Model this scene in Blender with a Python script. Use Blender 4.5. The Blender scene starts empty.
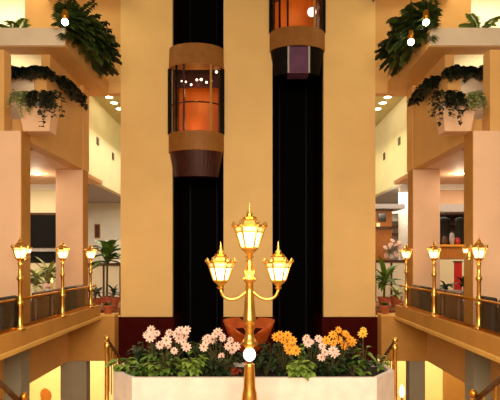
import bpy, bmesh, math, random
from mathutils import Vector, Matrix
PI = math.pi
S = bpy.context.scene
COL = S.collection
E = 5.6                      # eye height above the lobby floor
AX = -0.06                   # mirror axis of the atrium

# ------------------------------------------------------------------ camera, world, lights
cam = bpy.data.cameras.new('camera'); camo = bpy.data.objects.new('camera', cam); COL.objects.link(camo)
cam.sensor_width = 36; cam.lens = 36; cam.shift_y = 0.116; cam.clip_end = 200
camo.location = (0, 0, E); camo.rotation_euler = (PI/2, 0, 0)
S.camera = camo
S.view_settings.view_transform = 'Standard'; S.view_settings.look = 'None'
S.view_settings.exposure = 0.0; S.view_settings.gamma = 1; S.view_settings.use_curve_mapping = False
W = bpy.data.worlds.new('world'); S.world = W; W.use_nodes = True
W.node_tree.nodes['Background'].inputs[0].default_value = (1.0, 0.70, 0.38, 1)
W.node_tree.nodes['Background'].inputs[1].default_value = 0.30

def area(name, loc, rot, size, power, col, sy=None, spread=PI):
    l = bpy.data.lights.new(name, 'AREA'); l.size = size; l.energy = power; l.color = col; l.spread = spread
    if sy: l.shape = 'RECTANGLE'; l.size_y = sy
    o = bpy.data.objects.new(name, l); COL.objects.link(o); o.location = loc; o.rotation_euler = rot; return o
def point(name, loc, power, col, r=0.05):
    l = bpy.data.lights.new(name, 'POINT'); l.energy = power; l.color = col; l.shadow_soft_size = r
    o = bpy.data.objects.new(name, l); COL.objects.link(o); o.location = loc; return o
area('hall_fill', (0, -2.5, E+2.2), (math.radians(62), 0, 0), 8, 1480, (1.0, 0.83, 0.57), 4)  # unseen fill behind the camera, added to light the piers from the front
area('planter_fill', (0, 5.0, E+4.6), (math.radians(22), 0, 0), 4, 190, (1.0, 0.90, 0.80), 2)  # unseen fill above the frame, added to brighten the planter
for s in (-1, 1):
    area('terrace_light', (AX+s*7.0, 14.2, E+2.4), (0, 0, 0), 2.6, 150, (1.0, 0.82, 0.55), 3.5)
    point('terrace_spot', (AX+s*6.28, 14.8, E+2.2), 28, (1.0, 0.84, 0.58), .12)
    area('gallery_light', (AX+s*6.6, 13.2, E+4.5), (PI, 0, 0), 2.0, 20, (1.0, 0.88, 0.58), 1.5)
    area('corridor_light', (AX+s*4.4, 20.5, E+6.0), (0, s*0.6, 0), 1.6, (620, 430)[s > 0], ((1.0, 0.92, 0.66), (1.0, 0.90, 0.45))[s > 0], 7)
    area('passage_light', (AX+s*6.5, 21.0, E+2.7), (0, 0, 0), 3.5, 330, (1.0, 0.93, 0.76), 5)
    area('lower_light', (AX+s*6.6, 16.2, E-1.9), (0, 0, 0), 3, 400, (1.0, 0.86, 0.50), 3)
    area('upper_light', (AX+s*5.6, 13.6, E+8.6), (0, 0, 0), 2.5, 95, (1.0, 0.82, 0.48), 2.5)
    area('cream_wall_fill', (AX+s*8.5, 16.2, E+8.8), (math.radians(25), 0, 0), 2.5, 110, (1.0, 0.92, 0.62), 1.5)  # unseen fill, added to brighten the upper cream wall

# ------------------------------------------------------------------ materials
def lin(h):
    h = h.lstrip('#'); v = [int(h[i:i+2], 16)/255 for i in (0, 2, 4)]
    return tuple(c/12.92 if c <= .04045 else ((c+.055)/1.055)**2.4 for c in v) + (1,)
def mat(name, col, rough=.6, metal=0, var=.12, scale=6, emit=0, ecol=None, bump=0.0, coat=0, trans=0, vscale=(1,1,1), spec=None):
    m = bpy.data.materials.new(name); m.use_nodes = True; nt = m.node_tree; b = nt.nodes['Principled BSDF']
    c = lin(col) if isinstance(col, str) else col
    b.inputs['Roughness'].default_value = rough; b.inputs['Metallic'].default_value = metal
    if spec is not None: b.inputs['Specular IOR Level'].default_value = spec
    if coat: b.inputs['Coat Weight'].default_value = coat
    if trans: b.inputs['Transmission Weight'].default_value = trans
    tc = nt.nodes.new('ShaderNodeTexCoord'); mp = nt.nodes.new('ShaderNodeMapping'); mp.inputs['Scale'].default_value = vscale
    no = nt.nodes.new('ShaderNodeTexNoise'); no.inputs['Scale'].default_value = scale; no.inputs['Detail'].default_value = 4
    nt.links.new(tc.outputs['Object'], mp.inputs[0]); nt.links.new(mp.outputs[0], no.inputs['Vector'])
    rp = nt.nodes.new('ShaderNodeValToRGB')
    rp.color_ramp.elements[0].position = .3; rp.color_ramp.elements[1].position = .7
    rp.color_ramp.elements[0].color = tuple(x*(1-var) for x in c[:3])+(1,)
    rp.color_ramp.elements[1].color = tuple(min(1, x*(1+var)) for x in c[:3])+(1,)
    nt.links.new(no.outputs['Fac'], rp.inputs[0]); nt.links.new(rp.outputs[0], b.inputs['Base Color'])
    if bump:
        bp = nt.nodes.new('ShaderNodeBump'); bp.inputs['Strength'].default_value = bump; bp.inputs['Distance'].default_value = .02
        nt.links.new(no.outputs['Fac'], bp.inputs['Height']); nt.links.new(bp.outputs[0], b.inputs['Normal'])
    if emit:
        b.inputs['Emission Color'].default_value = lin(ecol) if ecol else c; b.inputs['Emission Strength'].default_value = emit
    return m
M = dict(
    pier=mat('pier_plaster', '#EBC380', .7, var=.04, scale=1.2),
    wall=mat('ochre_plaster', '#D6A462', .7, var=.05, scale=1.5),
    column=mat('rose_plaster', '#E3B897', .65, var=.05, scale=1.5),
    umber=mat('umber_shade_mullion', '#A8742F', .6, var=.1, scale=3),
    lowcream=mat('buttery_plaster', '#EFDCA0', .7, var=.05, scale=1.5),
    cream=mat('cream_plaster', '#EFE6C4', .7, var=.04, scale=1.5),
    pale=mat('pale_plaster', '#E6E0D4', .7, var=.05, scale=1.5),
    olive=mat('olive_ceiling', '#C8BC8C', .8, var=.05),
    fascia=mat('golden_fascia', '#C08A40', .6, var=.08, scale=2),
    molding=mat('gilt_moulding', '#DDAE5C', .5, var=.06, scale=2),
    parapet=mat('stone_white', '#E4D2BC', .5, var=.07, scale=2.5),
    grey=mat('grey_with_shade', '#9A9484', .8, var=.06, scale=2),
    lilac=mat('lilac_grey', '#A9A2A6', .6, var=.05),
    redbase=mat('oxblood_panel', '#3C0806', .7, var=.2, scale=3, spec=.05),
    black=mat('black_paint', '#030303', .85, var=.3, scale=2, spec=.05),
    rail=mat('dark_steel', '#0C0606', .6, .0, var=.2, spec=.1),
    brass=mat('polished_brass', '#EDBB62', .28, 1, var=.12, scale=9),
    brass2=mat('brushed_brass', '#C98A32', .35, 1, var=.15, scale=12),
    bronze=mat('bronze_metal', '#8E5A1C', .6, .15, var=.12, scale=5),
    carwood=mat('car_orange_wood', '#D0690C', .45, var=.15, scale=4, vscale=(1,1,.3)),
    darkred=mat('dark_red_metal', '#3A1008', .4, .3, var=.2),
    violet=mat('violet_glass', '#6A4468', .25, .2, var=.15, scale=3),
    marble=mat('pale_marble', '#F3E6E2', .4, var=.09, scale=4),
    soil=mat('potting_soil', '#2A1B10', .95, var=.4, scale=30, bump=.6),
    green=mat('leaf_green', '#4C6A22', .5, var=.45, scale=7),
    lgreen=mat('light_leaf', '#76903A', .5, var=.35, scale=7),
    fern=mat('fern_green', '#3E5222', .5, var=.5, scale=6),
    dgreen=mat('dark_leaf', '#23361A', .5, var=.5, scale=6),
    ivy=mat('ivy_leaf', '#1C2416', .5, var=.5, scale=8),
    palegreen=mat('pale_leaf', '#9AA068', .55, var=.3, scale=6),
    stem=mat('plant_stem', '#4A4420', .7, var=.3),
    petalw=mat('pale_pink_petal', '#EBC9BE', .6, var=.08, scale=20),
    petalo=mat('orange_petal', '#F0A52C', .6, var=.15, scale=20),
    petaly=mat('yellow_petal', '#E8B838', .6, var=.15, scale=20),
    petalr=mat('red_leaf', '#9A3A20', .6, var=.3, scale=10),
    heart=mat('flower_heart', '#B06A1C', .7, var=.2, scale=30),
    copper=mat('copper_orange', '#C65A20', .4, .2, var=.25, scale=4),
    wood=mat('dark_wood', '#4A2A14', .35, var=.3, scale=5, vscale=(1,6,1)),
    wood2=mat('orange_wood', '#B5702C', .4, var=.2, scale=5, vscale=(6,1,1)),
    leather=mat('brown_leather', '#48260F', .4, var=.2, scale=10, bump=.1),
    blackc=mat('black_cloth', '#121012', .7, var=.3, scale=10),
    terra=mat('terracotta', '#A85530', .7, var=.2, scale=8),
    redlac=mat('red_lacquer', '#B41E1C', .4, var=.12, scale=3),
    screen=mat('dark_screen', '#101014', .15, var=.2),
    white=mat('white_lacquer', '#F2EEE6', .4, var=.03),
    lobby=mat('lobby_marble', '#C9A26A', .25, var=.15, scale=2),
    carpet=mat('terrace_carpet', '#7A4A28', .9, var=.25, scale=12),
    lit=mat('lit_glass', '#FFF3DC', .4, var=.02, emit=7, ecol='#FFE4B0'),
    lit2=mat('upper_lit_glass', '#FFE8C0', .4, var=.02, emit=.7, ecol='#FFD080'),
    litsoft=mat('lit_frosted_glass', '#FFF3DC', .4, var=.02, emit=7, ecol='#FFDA98'),
    globe=mat('lit_milk_glass', '#FFFFFF', .3, var=.01, emit=2.4, ecol='#FFFAF0'),
    spot=mat('spot_lens', '#FFFFFF', .3, var=.01, emit=14, ecol='#FFF0C8'),
    spark=mat('car_bulb', '#FFFFFF', .3, var=.01, emit=6, ecol='#FFE0C0'),
    flame=mat('candle_flame', '#FFB050', .4, var=.02, emit=8, ecol='#FFB050'),
)
def clear_glass(name, tint, alpha):
    m = bpy.data.materials.new(name); m.use_nodes = True; nt = m.node_tree
    b = nt.nodes['Principled BSDF']; out = nt.nodes['Material Output']
    b.inputs['Base Color'].default_value = lin(tint); b.inputs['Roughness'].default_value = .08
    tr = nt.nodes.new('ShaderNodeBsdfTransparent'); mx = nt.nodes.new('ShaderNodeMixShader'); mx.inputs[0].default_value = alpha
    no = nt.nodes.new('ShaderNodeTexNoise'); no.inputs['Scale'].default_value = 2
    bp = nt.nodes.new('ShaderNodeBump'); bp.inputs['Strength'].default_value = .02
    nt.links.new(no.outputs['Fac'], bp.inputs['Height']); nt.links.new(bp.outputs[0], b.inputs['Normal'])
    nt.links.new(tr.outputs[0], mx.inputs[1]); nt.links.new(b.outputs[0], mx.inputs[2]); nt.links.new(mx.outputs[0], out.inputs[0])
    return m
M['glass'] = clear_glass('balustrade_glass', '#8A6A40', .10)
M['carglass'] = clear_glass('car_glass', '#3A1408', .28)

# ------------------------------------------------------------------ mesh helpers
def NB(): return bmesh.new()
def box(bm, a, b):
    x0, x1 = sorted((a[0], b[0])); y0, y1 = sorted((a[1], b[1])); z0, z1 = sorted((a[2], b[2]))
    v = [bm.verts.new(p) for p in ((x0,y0,z0),(x1,y0,z0),(x1,y1,z0),(x0,y1,z0),(x0,y0,z1),(x1,y0,z1),(x1,y1,z1),(x0,y1,z1))]
    for f in ((3,2,1,0),(4,5,6,7),(0,1,5,4),(1,2,6,5),(2,3,7,6),(3,0,4,7)): bm.faces.new([v[i] for i in f])
def prism(bm, poly, z0, z1, top=None):
    """extrude an xy polygon (counter-clockwise); top: optional other polygon at z1"""
    top = top or poly
    a = [bm.verts.new((x, y, z0)) for x, y in poly]; b = [bm.verts.new((x, y, z1)) for x, y in top]
    n = len(poly)
    for i in range(n): bm.faces.new((a[i], a[(i+1) % n], b[(i+1) % n], b[i]))
    bm.faces.new(a[::-1]); bm.faces.new(b)
def lathe(bm, prof, n=16, c=(0,0,0), ph=0):
    rings = []
    for r, z in prof:
        r = max(r, .0008)
        rings.append([bm.verts.new((c[0]+r*math.cos(ph+2*PI*i/n), c[1]+r*math.sin(ph+2*PI*i/n), c[2]+z)) for i in range(n)])
    for a, b in zip(rings, rings[1:]):
        for i in range(n): bm.faces.new((a[i], a[(i+1) % n], b[(i+1) % n], b[i]))
    bm.faces.new(rings[0][::-1]); bm.faces.new(rings[-1])
def tube(bm, pts, r, n=8):
    pts = [Vector(p) for p in pts]; rs = r if isinstance(r, (list, tuple)) else [r]*len(pts)
    rings = []; ref = None
    for i, p in enumerate(pts):
        t = (pts[min(i+1, len(pts)-1)] - pts[max(i-1, 0)]).normalized()
        if ref is None: ref = t.orthogonal().normalized()
        ref = (ref - t*ref.dot(t)).normalized(); bi = t.cross(ref)
        rings.append([bm.verts.new(p + (ref*math.cos(2*PI*k/n) + bi*math.sin(2*PI*k/n))*rs[i]) for k in range(n)])
    for a, b in zip(rings, rings[1:]):
        for k in range(n): bm.faces.new((a[k], a[(k+1) % n], b[(k+1) % n], b[k]))
    bm.faces.new(rings[0][::-1]); bm.faces.new(rings[-1])
def ball(bm, c, r, u=12, v=8, sz=1):
    lathe(bm, [(r*math.sin(PI*i/v), -r*sz*math.cos(PI*i/v)) for i in range(v+1)], u, c)
def leaf(bm, p, d, L, w, droop=.3, segs=3, up=Vector((0,0,1))):
    """a pointed, slightly folded leaf blade"""
    p = Vector(p); d = Vector(d).normalized(); side = d.cross(up)
    if side.length < 1e-3: side = Vector((1,0,0))
    side.normalize(); nrm = side.cross(d)
    prev = None; q = p.copy(); dd = d.copy()
    for i in range(segs+1):
        t = i/segs; ww = w*math.sin(PI*min(1, .12+.88*t))*.5 if i < segs else .0
        l = bm.verts.new(q - side*ww + nrm*ww*.35); m_ = bm.verts.new(q); r_ = bm.verts.new(q + side*ww + nrm*ww*.35)
        if prev:
            bm.faces.new((prev[0], prev[1], m_, l)); bm.faces.new((prev[1], prev[2], r_, m_))
        prev = (l, m_, r_)
        dd = (dd + Vector((0,0,-droop/segs))).normalized(); q = q + dd*(L/segs)
def obj(name, bm, m, parent=None, smooth=False, loc=None, bevel=0):
    me = bpy.data.meshes.new(name); bmesh.ops.recalc_face_normals(bm, faces=bm.faces); bm.to_mesh(me); bm.free()
    me.materials.append(M[m] if isinstance(m, str) else m)
    if smooth:
        for p in me.polygons: p.use_smooth = True
    o = bpy.data.objects.new(name, me); COL.objects.link(o)
    if parent: o.parent = parent
    if loc: o.location = loc
    if bevel:
        b = o.modifiers.new('bevel', 'BEVEL'); b.width = bevel; b.segments = 2; b.limit_method = 'ANGLE'
    return o
def tag(o, label, cat, group=None):
    o['label'] = label; o['category'] = cat
    if group: o['group'] = group
    return o
def thing(name, label, cat, loc, rz=0, group=None):
    o = bpy.data.objects.new(name, None); COL.objects.link(o); o.location = loc; o.rotation_euler = (0, 0, rz)
    return tag(o, label, cat, group)
def copy_tree(o, parent=None):
    c = o.copy(); COL.objects.link(c); c.parent = parent
    for ch in list(o.children): copy_tree(ch, c)
    return c
def dup(o, loc, label, rz=None, scale=None):
    c = copy_tree(o); c.location = loc; c['label'] = label
    if rz is not None: c.rotation_euler = (0, 0, rz)
    if scale: c.scale = (scale,)*3
    return c
def struct(name, bm, m, bevel=0):
    o = obj(name, bm, m, bevel=bevel); o['kind'] = 'structure'; return o
def sbox(name, m, a, b, bevel=0):
    bm = NB(); box(bm, (a[0], a[1], a[2]+E), (b[0], b[1], b[2]+E)); return struct(name, bm, m, bevel)
def PX(px, py, Y): return ((px-250)*Y/500, Y, E+(258-py)*Y/500)
SIDE = {-1: 'left', 1: 'right'}

# ------------------------------------------------------------------ setting
sbox('floor', 'lobby', (-14, -5, -5.8), (14, 30, -5.6))
# elevator wall: three piers and two shafts
for a, b in ((-3.825, -2.265), (-.735, .735), (2.265, 3.825)):
    sbox('wall_back', 'pier', (AX+a, 15, -1.77), (AX+b, 17.2, 10), .012)
    sbox('baseboard_back', 'redbase', (AX+a-.05, 14.95, -5.6), (AX+b+.05, 17.2, -1.77))
for s in (-1, 1):
    x0, x1 = AX+s*.735, AX+s*2.265
    sbox('wall_shaft', 'black', (x0, 17.0, -5.6), (x1, 17.2, 10))
    for xa, xb in ((x0, x0+s*.03), (x1-s*.03, x1)):
        sbox('trim_1', 'rail', (xa, 15.15, -5.6), (xb, 17.0, 10))
for s in (-1, 1):
    n = SIDE[s]
    X = lambda v: AX + s*v
    def sb(name, m, a, b, bevel=0): return sbox(name, m, (X(a[0]), a[1], a[2]), (X(b[0]), b[1], b[2]), bevel)
    # upper gallery: header, slab with edge beams
    sb('wall_'+n, 'wall', (3.825, 15.02, 4.95), (6.7, 15.3, 10))
    sb('wall_'+n, 'cream', (6.7, 17.8, 5.3), (14, 18, 10))
    sb('ceiling_'+n, 'cream', (4.7, 11.9, 5.1), (12, 15.02, 5.3))
    sb('trim_'+n, 'parapet', (4.2, 11.5, 4.89), (12, 11.56, 5.3), .01)
    sb('wall_'+n, 'wall', (4.2, 11.56, 4.88), (12, 12.0, 5.3))
    sb('trim_'+n, 'wall', (4.2, 12.0, 4.88), (4.75, 15.02, 5.3))
    sb('wall_'+n, 'wall', (4.74, 12.0, 4.2), (4.95, 14.1, 4.9))
    # middle gallery: side beam, notch, front fascia, soffit
    sb('wall_'+n, 'wall', (4.66, 11.6, 2.5), (4.95, 14.1, 4.28), .015)
    sb('wall_'+n, 'parapet', (4.95, 11.6, 2.9), (5.6, 11.85, 4.28), .015)
    sb('wall_'+n, 'wall', (4.98, 10.25, 2.6), (9, 10.55, 4.27))
    sb('ceiling_'+n, 'column', (4.95, 10.55, 2.5), (12, 17.0, 2.62))
    # columns on the terrace
    for nm, y0, x1_, zt in (('column', 10.2, 5.62, 2.6), ('column', 14.1, 5.42, 2.5)):
        xe = 4.62 if y0 < 12 else 4.66
        sb(nm, 'column', (xe, y0, -1.6), (x1_, y0+.42, zt), .012)
        sb('trim_'+n, 'umber', (xe-.02, y0+.01, -1.6), (xe, y0+.41, zt))  # thin umber slab: shade of the column's inner side put into colour
    sb('wall_'+n, 'wall', (4.64, 14.1, 2.5), (5.42, 14.62, 4.88), .015)
    sb('wall_'+n, 'wall', (4.66, 10.63, 2.5), (5.6, 11.6, 2.95))
    # corridor behind: high wall, ceiling, soffit, end wall
    sb('wall_'+n, 'cream', (5.95, 17.2, 2.95), (6.2, 27, 6.15))
    sb('ceiling_'+n, 'olive', (2.3, 15.3, 6.15), (6.2, 27, 6.3))
    sb('ceiling_'+n, 'lilac', (6.2, 17.4, 2.95), (14, 27, 3.05))
    sb('wall_back', 'pale', (1.5, 26.8, -1.75), (14, 27, 6.15))
    # terrace floor, kerb, moulding, fascia, end beam
    sb('floor_'+n, 'carpet', (4.55, 2, -1.75), (13.5, 27, -1.6))
    sb('floor_'+n, 'carpet', (3.9, 15.35, -1.75), (4.55, 27, -1.6))
    sb('trim_'+n, 'fascia', (4.27, 2, -1.67), (4.55, 14.5, -1.36), .01)
    sb('trim_'+n, 'molding', (4.23, 2, -1.77), (4.55, 14.5, -1.67), .02)
    sb('wall_'+n, 'wall', (5.2, 2, -2.99), (5.5, 14.5, -1.75))
    sb('wall_'+n, 'fascia', (3.87, 14.5, -2.99), (5.5, 14.95, -1.70), .01)
    sb('trim_'+n, 'molding', (3.86, 14.47, -1.70), (4.9, 14.95, -1.64), .01)
    # lower storey
    sb('column', 'grey', (4.85, 10.7, -5.6), (5.3, 11.15, -1.77), .01)  # both lower columns: their unlit shade is put into the grey colour
    sb('column', 'grey', (4.70, 14.55, -5.6), (5.46 if s < 0 else 5.16, 14.9, -2.99), .01)
    sb('wall_'+n, 'wall', (9.0, 2, -5.6), (9.2, 20, -1.75))
    sb('wall_back', 'lowcream', (3.9, 19, -5.6), (9.2, 19.2, -1.75))

# terrace back walls
bm = NB(); box(bm, (X(-1), 0, 0), (X(-1), 0, 0)); bm.free()
L_, R_ = -1, 1
def wl(s, name, m, a, b, bevel=0): return sbox(name, m, (AX+s*a[0], a[1], a[2]), (AX+s*b[0], b[1], b[2]), bevel)
wl(-1, 'wall_left', 'cream', (6.2, 17.0, -1.6), (13, 17.2, 2.30))
wl(-1, 'trim_left', 'white', (6.15, 16.9, 2.30), (13, 17.2, 2.5))
wl(1, 'wall_right', 'column', (6.2, 17.0, 1.80), (13, 17.2, 2.30))
wl(1, 'trim_right', 'white', (6.15, 16.9, 2.30), (13, 17.2, 2.5))
wl(1, 'trim_right', 'lilac', (6.0, 16.7, 1.55), (13, 17.2, 1.80))
wl(1, 'wall_right', 'pale', (6.2, 20.5, -1.6), (13, 20.7, 2.95))
# dark window in the left terrace wall
wn = sbox('window_1', 'screen', (-7.66, 16.93, .33), (-6.48, 17.0, 1.47)); wn['label'] = 'dark window in the cream wall behind the left terrace'
bm = NB()
for a, b in (((-7.72, .27), (-6.42, .35)), ((-7.72, 1.45), (-6.42, 1.53)), ((-7.72, .27), (-7.64, 1.53)), ((-6.50, .27), (-6.42, 1.53))):
    box(bm, (a[0], 16.9, a[1]+E), (b[0], 16.995, b[1]+E))
obj('window_frame', bm, 'wood', wn)
# landing with the planter, and the stair going down behind it
sbox('floor_landing', 'lobby', (-4.2, 1, -3.1), (4.2, 9.9, -2.9))
bm = NB()
for i in range(15): box(bm, (-2.7, 9.9+i*.3, 0), (2.6, 10.2+i*.3, E-2.9-(i+1)*.169))
struct('floor_stairs', bm, 'lobby')
# guide rails in the shafts
for s in (-1, 1):
    for k, x in enumerate((1.05, 1.95)):
        o = sbox('guide_rail', 'rail', (AX+s*x-.03, 16.85, -5.6), (AX+s*x+.03, 17.0, 10)); o['kind'] = 'thing'
        tag(o, 'dark steel guide rail in the %s lift shaft, %s' % (SIDE[s], ('nearer the central pier', 'nearer the outer pier')[k]), 'guide rail', 'lift guide rails')

# ------------------------------------------------------------------ lift cars
def ell(cx, w, d, y, n=20):
    pts = [(cx - w*math.cos(PI*i/n), y - d*math.sin(PI*i/n)) for i in range(n+1)]
    return pts                                 # bulges to -y, ccw seen from above
def lift_car(cx, zb, label, pod):
    """zb: rel. height of the skirt's lower edge at the front"""
    t = thing('glass_lift_car', label, 'lift', (cx, 15, E+zb))
    hw, d = .825, .55
    def solid(z0, z1, w0, w1, d0, d1, back=.0):
        bm = NB(); a = ell(0, w0, d0, -.02) + [(w0-.06, -.02+back), (-w0+.06, -.02+back)] if back else ell(0, w0, d0, -.02)
        b = ell(0, w1, d1, -.02) + [(w1-.06, -.02+back), (-w1+.06, -.02+back)] if back else ell(0, w1, d1, -.02)
        prism(bm, a, z0, z1, b); return bm
    obj('skirt', solid(0, .56, hw, hw, d, d), 'bronze', t, bevel=.01)
    obj('underside', solid(-.72, 0, hw-.16, hw-.03, d-.25, d-.04), 'darkred' if not pod else 'rail', t)
    obj('canopy', solid(2.50, 3.10, hw, hw-.02, d, d-.02), 'bronze', t, bevel=.01)
    bm = NB(); box(bm, (-.72, .0, .40), (.72, 1.7, .56)); obj('floor_plate', bm, 'wood', t)
    bm = NB(); box(bm, (-.72, .0, 2.50), (.72, 1.7, 2.6)); obj('roof_plate', bm, 'rail', t)
    bm = NB(); box(bm, (-.70, 1.0, .56), (.70, 1.06, 2.5)); obj('rear_panel', bm, 'carwood', t)
    for sx in (-1, 1):
        bm = NB(); box(bm, (sx*.70, .0, .56), (sx*.66, 1.0, 2.5)); obj('side_panel', bm, 'darkred', t)
    # curved glass
    bm = NB(); p = ell(0, hw-.04, d-.05, -.02); q = ell(0, hw-.06, d-.07, -.02)
    for i in range(len(p)-1):
        vs = [bm.verts.new((x, y, z)) for (x, y), z in ((p[i], .56), (p[i+1], .56), (p[i+1], 2.5), (p[i], 2.5))]; bm.faces.new(vs)
    obj('glass', bm, 'carglass', t, smooth=True)
    for f in (.0, .26, .37, .70, 1.0):
        a = PI*f if f not in (.0, 1.0) else (PI*.045 if f == 0 else PI*.955)
        x, y = -(hw-.03)*math.cos(a), -.02-(d-.04)*math.sin(a)
        w = .055 if f in (0., 1.) else .03
        bm = NB(); box(bm, (x-w, y-.03, .56), (x+w, y+.03, 2.5)); obj('mullion', bm, 'rail' if f in (0., .26, 1.) else ('darkred' if f == .37 else 'umber'), t)
    bm = NB(); tube(bm, [(x*.93, y*.93, 1.40) for x, y in ell(0, hw, d, -.02)], .022); obj('handrail', bm, 'darkred', t)
    bm = NB(); box(bm, (-.66, .28, 2.08), (.66, .33, 2.5)); obj('ceiling_valance', bm, 'darkred', t)
    rnd = random.Random(3)
    for i in range(9):
        bm = NB(); ball(bm, (-.60+.15*i, -.15+.3*rnd.random(), 2.44-.40*rnd.random()), .022+.02*rnd.random(), 8, 6); obj('ceiling_bulb', bm, 'spark', t)
    if pod:
        bm = NB(); box(bm, (-.31, -.55, -.80), (.31, -.02, -.03)); p_ = obj('violet_pod', bm, 'violet', t, bevel=.02); p_['label'] = 'violet box under the car floor'
        for x in (-.30, .30):
            bm = NB(); box(bm, (x-.025, -.57, -.80), (x+.025, -.54, -.03)); obj('pod_frame', bm, 'lilac', p_)
        bm = NB(); ball(bm, (.42, -.22, 1.12), .13, 14, 10); obj('globe_light', bm, 'globe', t)
    point('car_light', (cx, 15.2, E+zb+1.9), 17, (1.0, .50, .10), .1)
    point('car_light', (cx-.2, 15.5, E+zb+1.0), 10, (1.0, .45, .12), .1)
    return t
lift_car(AX-1.545, 3.13, 'glass lift car with a dark red underside, hanging mid height in its shaft', False)
lift_car(AX+1.5-.03, 6.15, 'higher glass lift car cut by the picture top, violet box beneath', True)

# ------------------------------------------------------------------ lanterns and lamp posts
def lantern(parent, base, k, glassm='lit'):
    """hexagonal flared street lantern; base = bottom point, k = half width of the eaves"""
    bx, by, bz = base
    root = None
    bm = NB()                                        # frame: cup, ribs, belt, eaves
    lathe(bm, [(.10*k, -.62*k), (.26*k, -.5*k), (.14*k, -.38*k), (.30*k, -.22*k), (.52*k, -.02*k), (.56*k, .05*k), (.40*k, .08*k)], 12, base)
    r0, r1, r2 = .50*k, .80*k, .92*k; z0, z1, z2 = .05*k, .98*k, 1.32*k
    for i in range(6):
        a = i*PI/3; c, s_ = math.cos(a), math.sin(a)
        tube(bm, [(bx+r0*c, by+r0*s_, bz+z0), (bx+r1*c, by+r1*s_, bz+z1), (bx+r2*c, by+r2*s_, bz+z2)], .075*k, 6)
        a2 = a+PI/3
        for r, z in ((r1, z1), (r2, z2), (r0, z0)):
            tube(bm, [(bx+r*c, by+r*s_, bz+z), (bx+r*math.cos(a2), by+r*math.sin(a2), bz+z)], .06*k, 6)
        # leaf crest on each corner of the eaves
        lathe(bm, [(.06*k, -.05*k), (.17*k, .08*k), (.13*k, .2*k), (.03*k, .34*k)], 8, (bx+r2*1.04*c, by+r2*1.04*s_, bz+z2))
    root = obj('lantern', bm, 'brass', parent)
    bm = NB(); lathe(bm, [(r0*.90, z0+.01*k), (r1*.90, z1)], 6, base, 0); obj('glass', bm, glassm, root)
    bm = NB(); lathe(bm, [(r1*.90, z1+.02*k), (r2*.90, z2-.02*k)], 6, base, 0); obj('upper_glass', bm, 'lit2', root)
    bm = NB(); lathe(bm, [(1.02*k, z2), (.96*k, z2+.05*k), (.66*k, z2+.16*k), (.60*k, z2+.36*k), (.42*k, z2+.50*k), (.46*k, z2+.56*k), (.22*k, z2+.66*k)], 6, base, 0)
    obj('roof', bm, 'brass', root)
    bm = NB(); lathe(bm, [(.20*k, z2+.62*k), (.24*k, z2+.76*k), (.12*k, z2+.92*k), (.07*k, z2+1.02*k), (.11*k, z2+1.1*k), (.05*k, z2+1.2*k), (.012*k, z2+1.5*k)], 10, base)
    obj('finial', bm, 'brass', root)
    return root
Yp = 7.5
bx, _, _ = PX(249.5, 258, Yp)
def zy(y, Y=Yp): return (258-y)*Y/500              # relative to eye
zl = -2.9
lp = thing('street_lamp', 'tall brass lamp post with three lit lanterns before the marble planter', 'lamp post', (bx, Yp, E+zl))
q = lambda y: zy(y)-zl
u = Yp/500
bm = NB(); lathe(bm, [(.26, 0), (.26, .05), (.20, .09), (.17, .20), (.13, .26), (9*u*.9, q(399)), (7.5*u, q(393)), (6.2*u, q(388)), (5.2*u, q(366)), (5.5*u, q(364))], 20); obj('base_shaft', bm, 'brass', lp, True)
bm = NB(); ball(bm, (0, 0, q(354.5)), 6.2*u, 16, 12, 1.12); o = obj('white_globe', bm, 'globe', lp, True); o['label'] = 'glowing white ball set in the shaft'
bm = NB(); lathe(bm, [(4.5*u, q(348)), (5*u, q(346)), (9*u, q(344)), (7*u, q(341)), (5*u, q(337)), (4*u, q(331)), (6*u, q(328)), (4.2*u, q(325)), (6.5*u, q(323)), (6.8*u, q(320)), (6.3*u, q(318)),
                      (5.2*u, q(305)), (4*u, q(290)), (3.4*u, q(283)), (5.5*u, q(281)), (8*u, q(279)), (4*u, q(276)), (6*u, q(272)), (5*u, q(269)), (3*u, q(265)), (4*u, q(262)), (2.5*u, q(259))], 20); obj('upper_shaft', bm, 'brass', lp, True)
kc = 16.4*u
lantern(lp, (0, 0, q(248.5)), kc)
for sx in (-1, 1):
    ex = sx*28.8*u
    bm = NB(); pts = []
    P0, P1, P2, P3 = Vector((sx*3*u, 0, q(291))), Vector((sx*12*u, 0, q(303))), Vector((ex*.96, 0, q(302))), Vector((ex, 0, q(289)))
    for i in range(15):
        t_ = i/14; pts.append(P0*(1-t_)**3 + P1*3*t_*(1-t_)**2 + P2*3*t_*t_*(1-t_) + P3*t_**3)
    tube(bm, pts, 1.5*u, 8); obj('arm', bm, 'brass', lp, True)
    lantern(lp, (ex, 0, q(281)), 14*u)
point('post_light', (bx, Yp-.5, E+zy(240)), 10, (1, .72, .36), .15)
for sx in (-1, 1): point('post_light', (bx+sx*28.8*u, Yp-.45, E+zy(272)), 5, (1, .72, .36), .12)

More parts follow.
